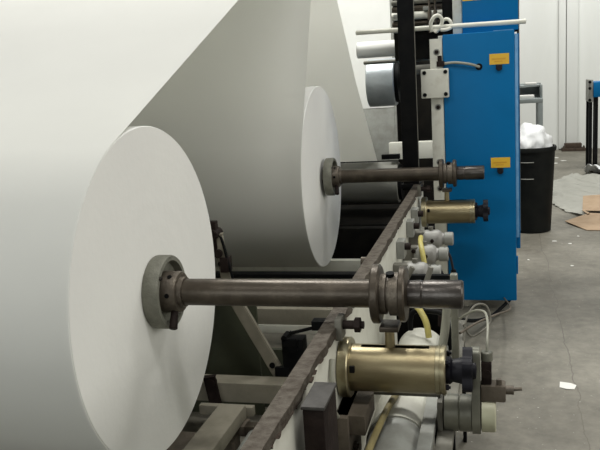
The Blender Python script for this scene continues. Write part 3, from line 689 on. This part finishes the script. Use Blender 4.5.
# plastic film, cardboard and scraps on the floor
def crumple(outline, h, seed, n=26, zoff=.004):
    """height-field sheet clipped to an outline"""
    xs = [p[0] for p in outline]; ys = [p[1] for p in outline]
    def inside(x, y):
        c = False; j = len(outline) - 1
        for i in range(len(outline)):
            xi, yi = outline[i]; xj, yj = outline[j]
            if (yi > y) != (yj > y) and x < (xj - xi) * (y - yi) / (yj - yi) + xi: c = not c
            j = i
        return c
    b = nb(); g = {}
    for i in range(n + 1):
        for j in range(n + 1):
            x = min(xs) + (max(xs) - min(xs)) * i / n; y = min(ys) + (max(ys) - min(ys)) * j / n
            if inside(x, y):
                q = Vector((x * 3.1 + seed, y * 2.2, seed))
                z = FL + zoff + h * abs(mathutils.noise.noise(q)) * 2 + h * .5 * abs(mathutils.noise.noise(q * 3.3))
                g[i, j] = b.verts.new((x, y, z))
    for (i, j) in list(g):
        if all(k in g for k in ((i + 1, j), (i + 1, j + 1), (i, j + 1))): b.faces.new((g[i, j], g[i + 1, j], g[i + 1, j + 1], g[i, j + 1]))
    bmesh.ops.delete(b, geom=[v for v in b.verts if not v.link_faces], context='VERTS')
    r = bmesh.ops.solidify(b, geom=b.faces[:], thickness=.002)
    return b
tag(obj('plastic_sheet', crumple([(1.69, 7.1), (1.78, 8.6), (2.1, 9.3), (2.7, 8.8), (2.9, 7.6), (2.55, 6.6), (2.0, 6.1), (1.82, 6.5)], .04, 3.1, 64), 'film', ang=70), 'crumpled clear plastic film spread on the floor behind the cardboard', 'plastic sheet')
tag(obj('plastic_sheet', crumple([(2.28, 9.25), (2.4, 9.7), (2.9, 9.75), (2.95, 9.1), (2.5, 9.0)], .12, 8.3, 48), 'bag', ang=70), 'white crumpled plastic at the feet of the blue topped stand', 'plastic sheet')
b = nb(); prism(b, [(1.78, 5.95, FL + .012), (1.95, 5.55, FL + .004), (2.5, 5.5, FL + .004), (2.6, 6.1, FL + .03), (2.05, 6.25, FL + .035)], (0, 0, .006))
tag(obj('cardboard_sheet', b, 'cardboard'), 'flat brown cardboard sheet on the floor, nearer piece', 'cardboard')
b = nb(); prism(b, [(1.99, 6.35, FL + .045), (2.06, 7.0, FL + .09), (2.8, 7.2, FL + .09), (2.8, 6.2, FL + .045)], (0, 0, .006))
prism(b, [(1.99, 6.35, FL + .045), (2.01, 6.36, FL + .045), (2.05, 6.18, FL + .048), (2.02, 6.17, FL + .045)], (0, 0, .005))
tag(obj('cardboard_sheet', b, 'cardboard'), 'folded brown cardboard piece lying on the plastic film, farther piece', 'cardboard')
b = nb(); prism(b, [(1.418, 1.70, FL + .001), (1.425, 1.77, FL + .002), (1.48, 1.75, FL + .004), (1.505, 1.73, FL + .002), (1.49, 1.68, FL + .001), (1.45, 1.675, FL + .003)], (0, 0, .002))
tag(obj('paper_scrap', b, 'scrap'), 'small white paper scrap alone on the concrete floor', 'paper scrap')
specks = [(1.62, 5.1, .02), (1.85, 5.3, .015), (1.7, 4.2, .014), (1.36, 4.4, .012), (2.1, 4.9, .018), (1.9, 3.3, .012), (1.55, 6.4, .03), (1.62, 6.7, .02), (2.0, 10.6, .06), (2.15, 10.9, .05), (2.05, 11.3, .05), (1.75, 5.0, .02)]
for i, (x, y, r) in enumerate(specks):
    b = nb(); a0 = random.random() * 3; pts = []
    for k in range(6):
        a = a0 + k * PI / 3; q = r * random.uniform(.6, 1.2); pts.append((x + q * math.cos(a), y + q * math.sin(a), FL + .001))
    prism(b, pts, (0, 0, .003))
    tag(obj('paper_fleck', b, 'scrap'), 'tiny white paper fleck on the concrete floor right of the blue cabinet', 'paper scrap', 'paper flecks on the floor')

# ------------------------------------------------------------------ light
w = bpy.data.worlds.new('hall_light'); bpy.context.scene.world = w; w.use_nodes = True
bg = w.node_tree.nodes['Background']; bg.inputs['Color'].default_value = (1, .98, .90, 1); bg.inputs['Strength'].default_value = .27
def area(name, loc, size, e, target, col=(1, .99, .96), sy=None):
    l = bpy.data.lights.new(name, 'AREA'); l.energy = e; l.color = col; l.shape = 'RECTANGLE'; l.size = size; l.size_y = sy or size
    o = bpy.data.objects.new(name, l); C.objects.link(o); o.location = loc
    o.rotation_euler = (Vector(target) - Vector(loc)).to_track_quat('-Z', 'Y').to_euler(); return o
WC = (1, .985, .94)
area('ceiling_lamp', (1.6, -1.2, 4.4), 1.8, 100, (1.6, -.6, 0), WC, sy=.5)
area('ceiling_lamp', (-2.6, -2.6, 4.4), 1.8, 85, (-1.6, -.6, 0), (1, 1, .98), sy=.5)
area('ceiling_lamp', (2.0, 3.6, 4.4), 1.8, 100, (1.8, 3.6, 0), WC, sy=.5)
area('ceiling_lamp', (-1.2, 3.4, 4.6), 1.8, 290, (-1.2, 3.0, 0), WC, sy=.7)
area('ceiling_lamp', (2.5, 9.0, 4.6), 3.0, 310, (2.5, 10.2, 0), WC, sy=1)
area('added_fill', (8.0, .5, 2.0), 6, 215, (0, 2.0, .3), (1, .98, .91), 3)  # soft fill added from the right, its source is unseen
area('added_fill', (-2.2, -6.5, 1.3), 4.2, 135, (-.8, 0, -.1), (.95, 1, 1), 2.4)  # low fill added from the front left to brighten the roll fronts

# ------------------------------------------------------------------ camera
cam = bpy.data.cameras.new('camera'); co = bpy.data.objects.new('camera', cam); C.objects.link(co)
f, yaw, pitch, roll = 773.9, .2572, .1975, -.0646
cy, sy, cp_, sp = math.cos(yaw), math.sin(yaw), math.cos(pitch), math.sin(pitch)
fwd = Vector((-sy * cp_, cy * cp_, -sp)); right = Vector((cy, sy, 0)); upv = right.cross(fwd)
r_ = right * math.cos(roll) + upv * math.sin(roll); u_ = -right * math.sin(roll) + upv * math.cos(roll)
co.matrix_world = Matrix(((r_.x, u_.x, -fwd.x, 1.122), (r_.y, u_.y, -fwd.y, -2.3162), (r_.z, u_.z, -fwd.z, .7025), (0, 0, 0, 1)))
cam.sensor_width = 36; cam.lens = f * 36 / 600; cam.clip_start = .05
s = bpy.context.scene; s.camera = co
s.view_settings.view_transform = 'Standard'; s.view_settings.look = 'None'; s.view_settings.gamma = 1
s.view_settings.use_curve_mapping = False; s.view_settings.exposure = -.15
